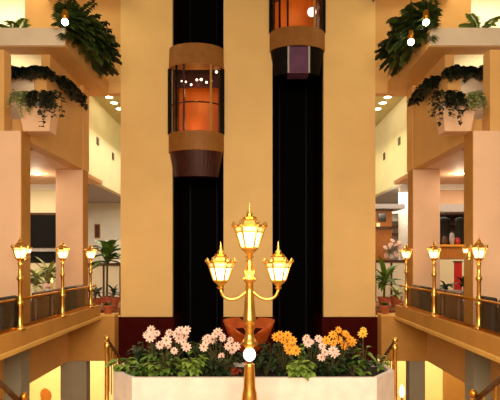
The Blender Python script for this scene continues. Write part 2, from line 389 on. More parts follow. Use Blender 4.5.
# terrace lamps: one built, the others copied
def terrace_lamp(loc, label):
    t = thing('terrace_lamp', label, 'lamp post', loc, 0, 'brass lamps along the terrace rails')
    bm = NB(); lathe(bm, [(.10, 0), (.10, .03), (.07, .06), (.05, .10), (.045, .42), (.065, .46), (.07, .52), (.045, .56), (.038, .6), (.036, .92), (.06, .95), (.06, .99), (.035, 1.03), (.03, 1.22), (.05, 1.26)], 14)
    obj('post', bm, 'brass', t, True)
    lantern(t, (0, 0, 1.35), .16, 'litsoft')
    return t
LY = (9.5, 11.6, 13.75)
nth = ('first lamp, beside the thick column', 'middle lamp, before the slimmer column', 'last lamp, next to the tall lift pier')
proto = None
for s in (-1, 1):
    for i, y in enumerate(LY):
        loc = (((-4.37, -4.35, -4.385), (4.35, 4.27, 4.30))[s > 0][i], y, E-1.36); lab = 'brass lantern lamp on the %s terrace rail: %s' % (SIDE[s], nth[i])
        if proto is None: proto = terrace_lamp(loc, lab)
        else: dup(proto, loc, lab)
        point('lamp_light', (AX+s*(4.38-.28), y-.1, E+.05), 4.5, (1, .70, .34), .1)
    # small lantern on the inner face of the thick column
    t = thing('wall_lantern', 'small lit lantern bracketed on the inner face of the thick %s column' % SIDE[s], 'lantern', (AX+s*4.60, 10.32, E+.08))
    bm = NB(); tube(bm, [(0, 0, -.05), (-s*.06, 0, -.1), (-s*.09, 0, -.05)], .012); box(bm, (0, -.04, -.12), (-s*.015, .04, .05)); obj('bracket', bm, 'brass', t)
    lantern(t, (-s*.09, 0, 0.02), .075, 'litsoft')
# balustrade bays
for s in (-1, 1):
    ys = (5.4, 7.45) + LY + (14.45,)
    for i in range(1, len(ys)-1):
        a, b = ys[i]+.07, ys[i+1]-.07
        where = {1: 'nearest the stair', 2: 'by the thick column', 3: 'by the slimmer column', 4: 'short one at the pier end'}[i]
        t = thing('balustrade', '%s terrace glass balustrade bay with brass rail, %s' % (SIDE[s], where), 'railing', (AX+s*4.38, a, E-1.36), 0, 'glass balustrade bays')
        bm = NB(); box(bm, (-.008, .03, .06), (.008, b-a-.03, .54)); obj('glass', bm, 'glass', t)
        bm = NB(); tube(bm, [(0, -.02, .57), (0, b-a+.02, .57)], .028); obj('handrail', bm, 'brass2', t, True)
        bm = NB(); box(bm, (-.02, 0, 0), (.02, b-a, .06)); obj('bottom_rail', bm, 'brass2', t)

# ------------------------------------------------------------------ planter and its plants
pl = thing('marble_planter', 'long pale marble planter with canted ends behind the tall lamp post', 'planter', (0, 8.6, E-2.9))
poly = [(-2.03, 0), (2.18, 0), (2.64, .55), (2.64, 1.25), (-2.50, 1.25), (-2.50, .55)]
inn = [(-2.0, .08), (2.15, .08), (2.54, .58), (2.54, 1.15), (-2.40, 1.15), (-2.40, .58)]
bm = NB(); n_ = len(poly)
o0 = [bm.verts.new((x, y, 0)) for x, y in poly]; o1 = [bm.verts.new((x, y, .84)) for x, y in poly]
i1 = [bm.verts.new((x, y, .84)) for x, y in inn]; i0 = [bm.verts.new((x, y, .70)) for x, y in inn]
for i in range(n_):
    j = (i+1) % n_
    bm.faces.new((o0[i], o0[j], o1[j], o1[i])); bm.faces.new((o1[i], o1[j], i1[j], i1[i])); bm.faces.new((i1[i], i1[j], i0[j], i0[i]))
bm.faces.new(o0[::-1]); bm.faces.new(i0)
obj('trough', bm, 'marble', pl)
bm = NB(); prism(bm, [(x*.995, y*.98+.01) for x, y in inn], .66, .78); obj('soil', bm, 'soil', pl)
SOILZ = E-2.9+.78

def blossom(bm, c, r, rnd, n=10):
    c = Vector(c); tilt = Vector((rnd.uniform(-.4, .4), -.8, rnd.uniform(.2, .8))).normalized()
    a = tilt.orthogonal().normalized(); b = tilt.cross(a)
    for ring, (rr, lift) in enumerate(((1, .15), (.72, .45))):
        for i in range(n):
            th = 2*PI*(i+.5*ring)/n; d = (a*math.cos(th)+b*math.sin(th))
            w = (a*-math.sin(th)+b*math.cos(th))
            p0 = c + d*r*.12; p1 = c + d*r*rr*.65 + tilt*r*lift*.5; p2 = c + d*r*rr + tilt*r*lift*.35
            v = [bm.verts.new(x) for x in (p0-w*r*.06, p0+w*r*.06, p1+w*r*.2, p2+w*r*.1, p2-w*r*.1, p1-w*r*.2)]
            bm.faces.new(v)
def flowering(name, label, cat, loc, heads, petal, rnd, nleaf=34, h=.42, spread=.24, lm='green', ll=.15, group=None):
    """heads: list of offsets (dx, dy, dz) of blossoms"""
    t = thing(name, label, cat, loc, 0, group)
    fb = NB(); sb_ = NB()
    for i in range(9):
        a = rnd.uniform(0, 2*PI); tip = Vector((math.cos(a)*spread*rnd.uniform(.3, 1), math.sin(a)*spread*rnd.uniform(.3, .9), h*rnd.uniform(.6, 1)))
        tube(sb_, [(0, 0, 0), tip*.5+Vector((0, 0, .05)), tip], .007, 5)
    for d in heads: tube(sb_, [(0, 0, .02), (d[0]*.5, d[1]*.5, d[2]*.6), d], .007, 5)
    for i in range(nleaf):
        a = rnd.uniform(0, 2*PI); rr = spread*math.sqrt(rnd.random()); z = h*rnd.uniform(.05, .95)
        leaf(fb, (math.cos(a)*rr*.7, math.sin(a)*rr*.7, z), (math.cos(a), math.sin(a), rnd.uniform(-.2, .7)), ll*rnd.uniform(.7, 1.25), ll*.62, .7)
    obj('foliage', fb, lm, t); obj('stems', sb_, 'stem', t)
    for d in heads:
        bm = NB(); blossom(bm, d, .082*rnd.uniform(.75, 1.2), rnd, 9); b = obj('blossom', bm, petal, t)
        bm = NB(); ball(bm, (d[0], d[1]-.02, d[2]+.02), .014, 8, 6); obj('flower_heart', bm, 'heart', b)
    return t
rnd = random.Random(11)
def heads_px(loc, pts):
    out = []
    for px, py in pts:
        Y = loc[1] + rnd.uniform(-.12, .02)
        x, y, z = PX(px+rnd.uniform(-1.6, 1.6), py+rnd.uniform(-1.2, 1.2), Y); out.append((x-loc[0], y-loc[1], z-loc[2]))
    return out
def at(px, Y): return ((px-250)*Y/500, Y, SOILZ)
G = 'flowers and greenery in the marble planter'
specs = [
 ('chrysanthemum', 'pale pink chrysanthemum standing tallest near the planter\'s left end', 153, 9.15, [(146, 334), (151, 330), (157, 333), (154, 336), (149, 337)], 'petalw', 'green'),
 ('chrysanthemum', 'pale pink chrysanthemum with two tiers of blooms, left of the tallest white patch', 174, 9.2, [(170, 334), (176, 335), (181, 330), (184, 335), (178, 338), (185, 330)], 'petalw', 'dgreen'),
 ('chrysanthemum', 'low pale pink chrysanthemum between the two white clumps left of centre', 166, 8.95, [(160, 345), (165, 341), (168, 346), (186, 347), (183, 343), (175, 352)], 'petalw', 'green'),
 ('chrysanthemum', 'broad white chrysanthemum dome just left of the tall lamp post', 216, 9.15, [(204, 340), (209, 337), (214, 334), (219, 333), (224, 337), (229, 340), (213, 339), (221, 340)], 'petalw', 'dgreen'),
 ('chrysanthemum', 'small white chrysanthemum low beside the lamp post shaft', 226, 8.95, [(207, 344), (203, 348), (229, 346), (233, 350), (236, 347), (220, 356)], 'petalw', 'dgreen'),
 ('chrysanthemum', 'orange chrysanthemum just right of the tall lamp post', 284, 9.1, [(276, 338), (281, 335), (286, 336), (291, 340), (283, 341), (288, 345), (295, 347), (297, 351), (290, 349)], 'petalo', 'dgreen'),
 ('chrysanthemum', 'pink white chrysanthemum between the two orange clumps', 312, 9.15, [(304, 340), (308, 336), (312, 341), (317, 338), (322, 341), (321, 346), (307, 343)], 'petalw', 'dgreen'),
 ('chrysanthemum', 'largest orange chrysanthemum, left of the single yellow bud', 338, 9.2, [(327, 340), (332, 335), (338, 331), (344, 334), (349, 339), (340, 339), (333, 343), (351, 343), (343, 345), (346, 335)], 'petalo', 'dgreen'),
 ('chrysanthemum', 'low chrysanthemum with two pale and two apricot blooms', 330, 8.95, [(324, 353), (321, 357), (332, 352), (335, 354)], 'petalw', 'dgreen'),
]
for nm, lab, px, Y, hp, pet, lm in specs:
    loc = at(px, Y); flowering(nm, lab, 'flower', loc, heads_px(loc, hp), pet, rnd, 40, .40, .25, lm, .15, G)
# foliage-only plants
def leafy(label, loc, h, spread, n, lm, ll, name='leafy_plant', cat='plant', droop=.8, group=G, front=0.0):
    t = thing(name, label, cat, loc, 0, group); fb = NB(); sb_ = NB()
    for i in range(max(6, n//4)):
        a = rnd.uniform(0, 2*PI); rr = spread*rnd.uniform(.2, 1); z = h*rnd.uniform(.35, 1)
        tip = Vector((math.cos(a)*rr, math.sin(a)*rr*.7 - front*rnd.random(), z))
        tube(sb_, [(0, 0, 0), tip*.55+Vector((0, 0, h*.12)), tip], .006, 5)
        for k in range(4):
            b = a + rnd.uniform(-1.5, 1.5); p = tip*rnd.uniform(.55, 1)
            leaf(fb, p, (math.cos(b), math.sin(b), rnd.uniform(-.1, .6)), ll*rnd.uniform(.7, 1.2), ll*.75, droop)
    obj('foliage', fb, lm, t); obj('stems', sb_, 'stem', t)
    return t
leafy('light green leafy plant spilling over the planter\'s left corner', at(122, 9.3), .34, .26, 40, 'lgreen', .18, front=.1)
leafy('green plant second from the left corner of the planter', at(137, 9.0), .26, .24, 44, 'green', .15, front=.12)
leafy('tall olive plant below the leftmost white blooms', at(158, 8.92), .26, .2, 34, 'lgreen', .16)
leafy('bright green broad plant beneath the double white clump', at(190, 8.95), .34, .24, 56, 'lgreen', .18)
leafy('yellow green sprig left of the broad white dome', at(199, 9.3), .50, .14, 26, 'lgreen', .14)
leafy('low dark plant under the broad white dome', at(214, 9.0), .26, .26, 40, 'dgreen', .15)
t = leafy('dull red leaved plant low beside the lamp post', at(238, 8.95), .26, .16, 26, 'petalr', .13)
leafy('dark bushy plant directly behind the lamp post shaft', at(256, 9.35), .42, .3, 60, 'dgreen', .16)
leafy('dark low plant just right of the lamp post shaft', at(266, 8.98), .30, .22, 40, 'dgreen', .14)
leafy('light green vine drooping over the planter rim under the orange blooms', at(301, 8.82), .34, .26, 84, 'lgreen', .19, front=.14)
leafy('dark green plant below the largest orange clump', at(330, 8.98), .25, .26, 48, 'dgreen', .15)
leafy('mid green plant under the yellow bud', at(354, 8.95), .28, .22, 44, 'green', .15)
leafy('sparse twig plant at the planter\'s right corner', at(380, 9.3), .36, .18, 30, 'lgreen', .12)
leafy('dark plant in the planter before the right base panel', at(366, 9.35), .34, .24, 44, 'dgreen', .15)
leafy('upright olive leaf plant between orange and white clumps', at(298, 9.4), .56, .13, 22, 'lgreen', .18)
loc = at(363, 9.2); flowering('tulip', 'single yellow bud on a long leaning stem', 'flower', loc, heads_px(loc, [(364, 329), (364, 333)]), 'petaly', rnd, 14, .5, .13, 'lgreen', .18, G)
for i, (px, w) in enumerate(((146, 'behind the tallest pale pink bloom'), (171, 'behind the two tier pink flower'), (200, 'before the left lift shaft'), (228, 'between the white dome and the lamp post'),
                             (274, 'behind the first orange clump'), (292, 'before the right lift shaft'), (318, 'behind the pink white clump'), (346, 'behind the largest orange clump'))):
    leafy('dark greenery at the planter back, ' + w, at(px, 9.5), .58, .26, 90, 'dgreen', .17)
# big copper bowl behind
bw = thing('copper_bowl', 'wide orange copper bowl on a pedestal behind the lamp post', 'bowl', (PX(249, 0, 14.3)[0], 14.3, 0))
Y = 14.3; Zr = zy(320, Y)+E
bm = NB(); lathe(bm, [(.16, 0), (.34, .02), (.34, .14), (.15, .26), (.12, Zr-1.1), (.16, Zr-.96), (.34, Zr-.82), (.52, Zr-.6), (.64, Zr-.3), (.74, Zr), (.71, Zr), (.60, Zr-.3), (.46, Zr-.5), (.2, Zr-.72)], 40)
for v in bm.verts:
    if v.co.z > Zr-.35 and v.co.y < 0: v.co.z -= .36*math.exp(-(v.co.x/.42)**2)*(v.co.z-Zr+.35)/.35
obj('bowl_shell', bm, 'copper', bw, True)
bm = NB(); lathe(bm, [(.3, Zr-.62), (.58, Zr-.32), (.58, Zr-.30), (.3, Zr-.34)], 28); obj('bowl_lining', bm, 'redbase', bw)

# ------------------------------------------------------------------ stair rails and newel posts
def newel(loc, h, label, r=.042, m='brass'):
    t = thing('newel_post', label, 'newel post', loc, 0, 'brass newel posts')
    bm = NB(); lathe(bm, [(r*1.5, 0), (r*1.5, .08), (r, .12), (r*.9, h-.22), (r*1.25, h-.2), (r*1.25, h-.14), (r*.8, h-.12), (r*.8, h-.09)], 14); obj('post', bm, m, t, True)
    bm = NB(); ball(bm, (0, 0, h-.02), r*1.25, 14, 10); obj('ball_finial', bm, m, t, True)
    return t
def banister(pts, zf, label, m='wood', step=.22):
    """pts: rail path (world); zf(y, x) -> foot height"""
    t = thing('banister', label, 'banister', pts[0])
    o = Vector(pts[0]); bm = NB(); tube(bm, [Vector(p)-o for p in pts], .035, 10); obj('handrail', bm, m, t, True)
    for a, b in zip(pts, pts[1:]):
        a, b = Vector(a), Vector(b); n = max(1, int((b-a).length/step))
        for i in range(n):
            p = a.lerp(b, (i+.5)/n); f = zf(p)
            bm = NB(); tube(bm, [(p.x-o.x, p.y-o.y, f-o.z), (p.x-o.x, p.y-o.y, p.z-o.z)], .012, 6); obj('baluster', bm, 'brass2', t)
    return t
for s, px, py in ((-1, 107.5, 338), (1, 395, 340)):
    Y = 9.5; x, y, z = PX(px, py, Y)
    if s < 0: x = min(x, -2.72)
    newel((x, Y, E-2.9), z-(E-2.9)+.02, 'slim brass newel post with ball top at the %s end of the planter' % SIDE[s])
    e = (x+s*.12, 12.4, z-1.55)
    st = (x, Y+.06, z-.06)
    banister([st, e], lambda p: p.z-.95, 'dark handrail going down behind the planter from its %s newel post' % SIDE[s])
for s, pn, pe in ((-1, (24, 395), (-16, 368)), (1, (473, 392), (516, 366))):
    Y = 6.6; x, y, z = PX(*pn, Y)
    newel((x, Y, E-2.9), z-(E-2.9), 'short brass newel post at the foot of the %s stair in the bottom corner' % SIDE[s], .045, 'brass2')
    x2, y2, z2 = PX(*pe, 6.0)
    banister([(x+s*.05, Y-.03, z-.08), (x2, y2, z2)], lambda p: E-2.9, 'dark wooden stair banister running up out of the bottom %s corner' % SIDE[s])
# small lamp on the lower level at the right
t = thing('table_lamp', 'small glowing lamp on a tall stand at the right newel post, lower level', 'lamp', (PX(402, 393, 12.5)[0], 12.5, 0))
zt = PX(402, 393, 12.5)[2]
bm = NB(); lathe(bm, [(.2, 0), (.2, .04), (.03, .08), (.025, zt-.1), (.05, zt-.08)], 12); obj('stand', bm, 'brass', t)
bm = NB(); lathe(bm, [(.03, zt-.1), (.07, zt+.0), (.05, zt+.12), (.02, zt+.2)], 12); obj('shade', bm, 'litsoft', t)
# chair backs in the lower room on the left
def dining_chair(loc, rz, label):
    t = thing('dining_chair', label, 'chair', loc, rz, 'dining chairs under the left terrace')
    bm = NB(); box(bm, (-.23, -.22, .43), (.23, .24, .48)); obj('seat', bm, 'leather', t, bevel=.015)
    bm = NB(); lathe(bm, [(.0, -.03), (.2, -.03), (.22, 0), (.2, .03), (0, .03)], 20)
    for v in bm.verts: v.co = Vector((v.co.x, .22+v.co.z, 1.0+v.co.y*1.15))
    obj('backrest', bm, 'wood2', t)
    for sx in (-1, 1):
        for y_, h_ in ((-.19, .44), (.21, .85)):
            bm = NB(); tube(bm, [(sx*.2, y_, 0), (sx*.19, y_, h_)], .02, 8); obj('leg', bm, 'wood2', t)
    return t
c1 = dining_chair((PX(50, 0, 17)[0], 17.0, -.08+.08), 2.9, 'round-backed wooden chair under the left terrace, further from the grey pillar')
c2 = dup(c1, (PX(60, 0, 17)[0]+.25, 17.4, 0), 'round-backed wooden chair under the left terrace, next to the grey pillar', 3.3)
sbox('wall_right', 'fascia', (6.2, 15.9, -5.6), (8.95, 16.1, -1.75))

# ------------------------------------------------------------------ hanging plants on the galleries
def fern(label, loc, n, L, m, lean=(0, 0), group='ferns along the upper galleries', wl_=.10, arc=None, droop=.24):
    t = thing('fern', label, 'fern', loc, 0, group); fb = NB(); sb_ = NB()
    for i in range(n):
        a = (arc[0]+rnd.uniform(-1, 1)*arc[1]) if arc else 2*PI*i/n + rnd.uniform(-.25, .25); el = rnd.uniform(.2, 1.45); l = L*rnd.uniform(.7, 1.15)
        d = Vector((math.cos(a)*math.cos(el)+lean[0], math.sin(a)*math.cos(el)+lean[1], math.sin(el))).normalized()
        pts = [Vector((0, 0, .02))]; dd = d.copy()
        for k in range(9):
            pts.append(pts[-1]+dd*l/9); dd = (dd+Vector((0, 0, -droop))).normalized()
        tube(sb_, pts, [.010-.0008*k for k in range(10)], 5)
        for k in range(2, 10):
            tdir = (pts[k]-pts[k-1]).normalized(); side = tdir.cross(Vector((0, 0, 1)))
            side = side.normalized() if side.length > .01 else Vector((1, 0, 0))
            w = wl_*L/.7*math.sin(PI*(k-.5)/10.5)*2.0
            for sg in (-1, 1):
                for jj in (0, .5):
                    p = pts[k].lerp(pts[k-1], jj); leaf(fb, p, side*sg+tdir*.55+Vector((0, 0, .1)), w*rnd.uniform(.8, 1.2), .075*L/.7, .5, 2)
    obj('fronds', fb, m, t); obj('stalks', sb_, 'stem', t); return t
def ivy(label, loc, n, L, m, outward, group='ivy on the middle galleries', spread=.28, ll=.10, up=(.3, .95)):
    t = thing('ivy_plant', label, 'ivy', loc, 0, group); fb = NB(); sb_ = NB()
    ox, oy = outward
    for i in range(n):
        a = rnd.uniform(-spread, spread); l = L*rnd.uniform(.45, 1.1)
        tx, ty = -oy, ox
        p = Vector((tx*a*.35, ty*a*.35, .01)); pts = [p.copy()]
        d = Vector((ox*.6+tx*a*1.6, oy*.6+ty*a*1.6, rnd.uniform(*up))).normalized()
        for k in range(8):
            p = p + d*l/8; pts.append(p.copy()); d = (d+Vector((ox*.08, oy*.08, -.42))).normalized()
        tube(sb_, pts, .006, 4)
        for k in range(1, 9):
            for j in range(3):
                b = rnd.uniform(0, 2*PI)
                leaf(fb, pts[k]+Vector((rnd.uniform(-.03, .03), rnd.uniform(-.03, .03), rnd.uniform(-.02, .03))), (math.cos(b), math.sin(b), rnd.uniform(-.5, .5)), ll*rnd.uniform(.7, 1.2), ll*.85, .5, 2)
    obj('foliage', fb, m, t); obj('runners', sb_, 'stem', t); return t
for s in (-1, 1):
    n = SIDE[s]; o_ = -s
    # ferns on the top gallery edge
    for i, (x, y, z, L, m, w) in enumerate(((4.36, 11.85, 5.32, .80, 'fern', 'at its near corner'), (4.36, 12.3, 5.32, .98, 'fern', 'second from the near corner'), (4.30, 12.85, 5.32, .92, 'dgreen', 'third from the near corner'), (4.28, 13.45, 5.32, .80, 'dgreen', 'last before the lift pier'))):
        fern('dark hanging fern on the %s upper gallery parapet, %s' % (n, w), (AX+s*x, y, E+z), 44, L, m, (0, 0), arc=(0 if s < 0 else PI, 1.5), droop=.17)
    fern('light green fern standing back on the %s upper gallery' % n, (AX+s*5.6, 12.1, E+5.3), 11, .7, 'lgreen', (0, 0), droop=.15)
    fern('small fern trailing at the very top beside the %s lift pier' % n, (AX+s*4.15, 14.75, E+7.95), 14, .6, 'dgreen', (o_*.4, -.3))
    sbox('trim_'+n, 'wall', (AX+s*3.9, 14.6, 7.75), (AX+s*6, 15.02, 7.93))
    # ivy over the middle gallery parapet
    for i, (x, y, o2, L, w) in enumerate(((5.45, 11.66, (0, -1), .42, 'in the notch, next to the ochre wall'), (5.12, 11.66, (0, -1), .30, 'in the middle of the notch'), (4.80, 11.66, (o_*.3, -1), .42, 'at the outer corner of the notch'),
                                          (4.72, 12.3, (o_, 0), .52, 'along the side beam, first behind the corner'), (4.72, 13.0, (o_, 0), .50, 'along the side beam, last before the slimmer column'))):
        ivy('dark ivy on the %s middle gallery %s' % (n, w), (AX+s*x, y, E+4.3), 26, L*1.15, 'ivy', o2, ll=.13)
    # bracket planter at the corner, above the thick column
    t = thing('balcony_planter', 'white stone planter box jutting from the %s gallery corner above the thick column' % n, 'planter', (AX+s*4.33, 10.5, E+2.6))
    bm = NB(); prism(bm, [(-.27, -.24), (.27, -.24), (.27, .12), (-.27, .12)], 0, .5, [(-.34, -.32), (.34, -.32), (.34, .12), (-.34, .12)]); obj('trough', bm, 'column', t, bevel=.015)
    bm = NB(); box(bm, (-.30, -.28, .5), (.30, .12, .62)); obj('gap_shade', bm, 'lilac', t)  # recessed grey band, coloured as the shadow gap under the rim
    bm = NB(); box(bm, (-.35, -.34, .62), (.35, .12, .74)); obj('rim', bm, 'wall', t, bevel=.01)
    for k, (dx, m, L, w) in enumerate(((-o_*.26, 'palegreen', .36, 'nearer the column'), (o_*.10, 'ivy', .30, 'in the middle'), (o_*.33, 'ivy', .62, 'at the outer corner'))):
        ivy('%s ivy trailing from the %s corner planter box, %s' % ('pale' if k == 0 else 'dark', n, w), (AX+s*4.33+dx, 10.2, E+2.6+.75), 11, L*1.4, m, (o_*.15, -1), 'ivy in the corner planter boxes', .25, .09, up=(-.5, .15))

# ------------------------------------------------------------------ ceiling spots
def spot(loc, label, r=.07):
    t = thing('ceiling_spotlight', label, 'ceiling light', loc, 0, 'recessed ceiling spots')
    bm = NB(); lathe(bm, [(r*1.35, -.012), (r*1.35, .0), (r, .0), (r, -.012)], 18); obj('ring', bm, 'white', t)
    bm = NB(); lathe(bm, [(r, -.014), (r, -.004)], 16); obj('lens', bm, 'spot', t); return t
sp = None
for s in (-1, 1):
    for i, (y, w) in enumerate(((19.1, 'first of its row'), (19.8, 'second of its row'), (20.6, 'third of its row'))):
        loc = (AX+s*5.32, y, E+6.15); lab = 'round recessed spot in the %s corridor ceiling, %s' % (SIDE[s], w)
        if sp is None: sp = spot(loc, lab, .13)
        else: dup(sp, loc, lab)
    dup(sp, (AX+s*6.28, 14.8, E+2.5), 'round recessed spot in the %s terrace soffit between the columns' % SIDE[s])
def bulb(px, py, Y, label):
    x, y, z = PX(px, py, Y); t = thing('spot_lamp', label, 'spotlight', (x, y, z), 0, 'small spotlights among the ferns')
    bm = NB(); ball(bm, (0, 0, 0), .075, 12, 8); obj('bulb', bm, 'spot', t)
    bm = NB(); lathe(bm, [(.05, .05), (.085, .12), (.06, .26), (.02, .28)], 12); obj('housing', bm, 'brass2', t)
    bm = NB(); tube(bm, [(0, 0, .27), (0, 0, 1.4)], .01, 6); obj('rod', bm, 'rail', t)
bulb(65, 22, 11.3, 'small bright spotlight at the corner of the left upper gallery')
bulb(426, 22.5, 11.3, 'small bright spotlight at the corner of the right upper gallery')
bulb(411, 42, 11.6, 'small bright spotlight below the ferns on the right upper gallery')

# ------------------------------------------------------------------ terrace furniture
def armchair(loc, rz, label, m):
    t = thing('armchair', label, 'armchair', loc, rz, 'armchairs behind the terrace rails')
    bm = NB(); box(bm, (-.26, -.28, .30), (.26, .28, .46)); obj('seat', bm, m, t, bevel=.04)
    bm = NB(); box(bm, (-.34, .24, .16), (.34, .38, .86)); obj('backrest', bm, m, t, bevel=.05)
    for sx in (-1, 1):
        bm = NB(); box(bm, (sx*.26, -.30, .14), (sx*.335, .26, .62)); obj('armrest', bm, m, t, bevel=.03)
        for y_ in (-.26, .32):
            bm = NB(); tube(bm, [(sx*.31, y_, 0), (sx*.31, y_, .18)], .022, 8); obj('leg', bm, 'wood', t)
    return t
a0 = a1 = None
for s in (-1, 1):
    n = SIDE[s]
    for y, w, lab in ((8.72, 'k', 'black armchair backing on the %s rail, cut by the picture edge'), (9.62, 'k', 'black armchair backing on the %s rail, just before the thick column'),
                      (11.15, 'b', 'brown leather armchair backing on the %s rail, first beyond the thick column'), (12.05, 'b', 'brown leather armchair backing on the %s rail, second beyond the thick column'),
                      (12.95, 'k', 'dark armchair backing on the %s rail, third beyond the thick column'), (13.66, 'b', 'brown leather armchair backing on the %s rail, just before the slimmer column')):
        loc = (AX+s*4.92, y, E-1.6); rz = s*PI/2
        if w == 'k':
            if a0 is None: a0 = armchair(loc, rz, lab % n, 'blackc')
            else: dup(a0, loc, lab % n, rz)
        elif a1 is None: a1 = armchair(loc, rz, lab % n, 'leather')
        else: dup(a1, loc, lab % n, rz)
# round table with flowers and candle, left
def table(loc, label):
    t = thing('cafe_table', label, 'table', loc, 0, 'round tables on the terraces')
    bm = NB(); lathe(bm, [(.38, .70), (.40, .72), (.38, .74)], 24); obj('table_top', bm, 'wood', t)
    bm = NB(); lathe(bm, [(.24, 0), (.24, .03), (.05, .07), (.04, .7)], 14); obj('pedestal', bm, 'brass2', t); return t
tb = table((AX-5.75, 14.9-.6, E-1.6), 'round wooden table behind the left slimmer column')
tx, ty, tz = PX(47, 289, 13.3)
tb.location = (tx, 13.4, tz-.84)
bk = thing('flower_vase', 'white vase of white flowers on the left terrace table', 'vase', (tx, 13.3, tz-.10))
bm = NB(); lathe(bm, [(.04, 0), (.07, .05), (.05, .11), (.035, .13)], 14); obj('vase', bm, 'white', bk)
for i in range(7):
    bm = NB(); a = 2*PI*i/7; c_ = (math.cos(a)*.09*(i > 0), math.sin(a)*.09*(i > 0), .17+.03*rnd.random()); blossom(bm, c_, .06, rnd); obj('blossom', bm, 'petalw', bk)
bm = NB()
for i in range(10): leaf(bm, (0, 0, .12), (math.cos(i), math.sin(i), .6), .14, .06)
obj('leaves', bm, 'green', bk)
cd = thing('candle', 'tall candle with a flame beside the white flowers', 'candle', (tx+.17, 13.2, tz-.10))
bm = NB(); lathe(bm, [(.05, 0), (.05, .02), (.02, .03), (.02, .26)], 12); obj('stick', bm, 'petaly', cd)
bm = NB(); lathe(bm, [(.005, .27), (.028, .31), (.004, .40)], 10); obj('flame', bm, 'flame', cd)
tb2 = dup(tb, (AX+5.6, 13.2, E-1.6), 'round wooden table behind the right rail between the columns')

def palm(label, loc, h, n, L, w, m, pot, group='potted plants on the terraces', pr=.2, ph=.34):
    t = thing('potted_palm', label, 'plant', loc, 0, group)
    bm = NB(); lathe(bm, [(pr*.7, 0), (pr, ph*.9), (pr*1.1, ph*.92), (pr*1.1, ph), (pr*.9, ph), (pr*.85, ph*.9)], 18); obj('pot', bm, pot, t)
    bm = NB(); lathe(bm, [(pr*.88, ph*.85), (pr*.8, ph*.93)], 14); obj('soil', bm, 'soil', t)
    bm = NB(); tube(bm, [(0, 0, ph*.85), (.02, 0, h)], [.04, .025], 7); obj('trunk', bm, 'stem', t)
    fb = NB()
    for i in range(n):
        a = 2*PI*i/n+rnd.uniform(-.3, .3); el = rnd.uniform(.15, 1.3)
        leaf(fb, (.02, 0, h*rnd.uniform(.7, 1)), (math.cos(a)*math.cos(el), math.sin(a)*math.cos(el), math.sin(el)), L*rnd.uniform(.7, 1.15), w, 1.0, 6)
    obj('fronds', fb, m, t); return t
# left end: palm and low pots behind the end rail
FZ = E-1.6
palm('broad leaved palm in a pot between the left column and lift pier', (PX(107, 0, 16.5)[0], 16.5, FZ), 1.95, 34, .85, .30, 'green', 'terra')
palm('small dark pot plant at the pier end of the left terrace', (PX(95, 0, 15.6)[0], 15.6, FZ), .55, 16, .4, .12, 'dgreen', 'terra')
palm('low dark pot plant beside the left lift pier', (PX(113, 0, 16.0)[0], 16.0, FZ), .50, 16, .4, .12, 'dgreen', 'terra')
palm('hazy green plant seen between the two left columns', (PX(48, 0, 15.6)[0], 15.6, FZ), 1.15, 34, .7, .15, 'palegreen', 'white')
palm('second pale plant in the gap next to the thick left column', (PX(35, 0, 14.9)[0], 14.9, FZ), 1.05, 34, .6, .15, 'palegreen', 'white')
for s, px in ((-1, 108), (1, 385)):
    loc = (PX(px, 0, 14.75)[0], 14.75, E-1.64)
    t = thing('flower_pot', 'terracotta pot of small red flowers on the ledge beside the %s lift pier' % SIDE[s], 'flower pot', loc, 0, 'flower pots beside the lift piers')
    bm = NB(); lathe(bm, [(.10, 0), (.15, .2), (.165, .2), (.165, .25), (.13, .25)], 16); obj('pot', bm, 'terra', t)
    fb = NB()
    for i in range(34):
        a = rnd.uniform(0, 2*PI); leaf(fb, (0, 0, .24), (math.cos(a), math.sin(a), rnd.uniform(.2, 2.0)), .20*rnd.uniform(.6, 1.2), .08, .7)
    obj('foliage', fb, 'green', t)
    for i in range(7):
        bm = NB(); a = i*.9; blossom(bm, (math.cos(a)*.12, math.sin(a)*.12-.04, .36+.06*rnd.random()), .045, rnd); obj('blossom', bm, 'petalr', t)
palm('tall leafy pot plant between the right lift pier and column', (PX(384, 0, 16.2)[0], 16.2, FZ), 1.0, 24, .75, .18, 'green', 'terra')
palm('low green pot plant next to the right slimmer column', (PX(396, 0, 16.4)[0], 16.4, FZ), .45, 16, .45, .14, 'palegreen', 'terra')
# rear rails seen between the columns
for s, p0, p1, yy, Y_, lab in ((-1, 86, 121, 264, 18.5, 'dark wooden rail behind the palm beyond the left terrace'), (1, 374, 408, 261, 18.5, 'dark wooden rail beyond the right terrace, below the white bouquet')):
    x0, _, z0 = PX(p0, yy, Y_); x1, _, _ = PX(p1, yy, Y_)
    t = thing('wooden_rail', lab, 'railing', (x0, Y_, FZ))
    bm = NB(); box(bm, (0, -.05, z0-FZ-.06), (x1-x0, .25, z0-FZ+.04)); obj('top_rail', bm, 'wood', t)
    bm = NB(); box(bm, (0, 0, 0), (x1-x0, .06, z0-FZ-.06)); obj('panel', bm, 'pale', t)
    for k in range(3):
        bm = NB(); xx = (x1-x0)*(k+.02)/2.1; box(bm, (xx, -.04, 0), (xx+.06, .0, z0-FZ-.06)); obj('post', bm, 'wood', t)
x0, _, z0 = PX(28, 250, 16.4); x1, _, z1 = PX(60, 262, 16.4)
t = thing('bar_counter', 'dark counter with a pale top under the dark window', 'counter', (x0, 16.4, FZ))
bm = NB(); box(bm, (0, -.1, z0-FZ-.05), (x1-x0, .4, z0-FZ+.05)); obj('counter_top', bm, 'lilac', t)
bm = NB(); box(bm, (.05, 0, z0-FZ-.42), (x1-x0-.05, .36, z0-FZ-.05)); obj('counter_front', bm, 'screen', t)
bm = NB(); box(bm, (.05, .02, 0), (x1-x0-.05, .36, z0-FZ-.42)); obj('counter_base', bm, 'cream', t)
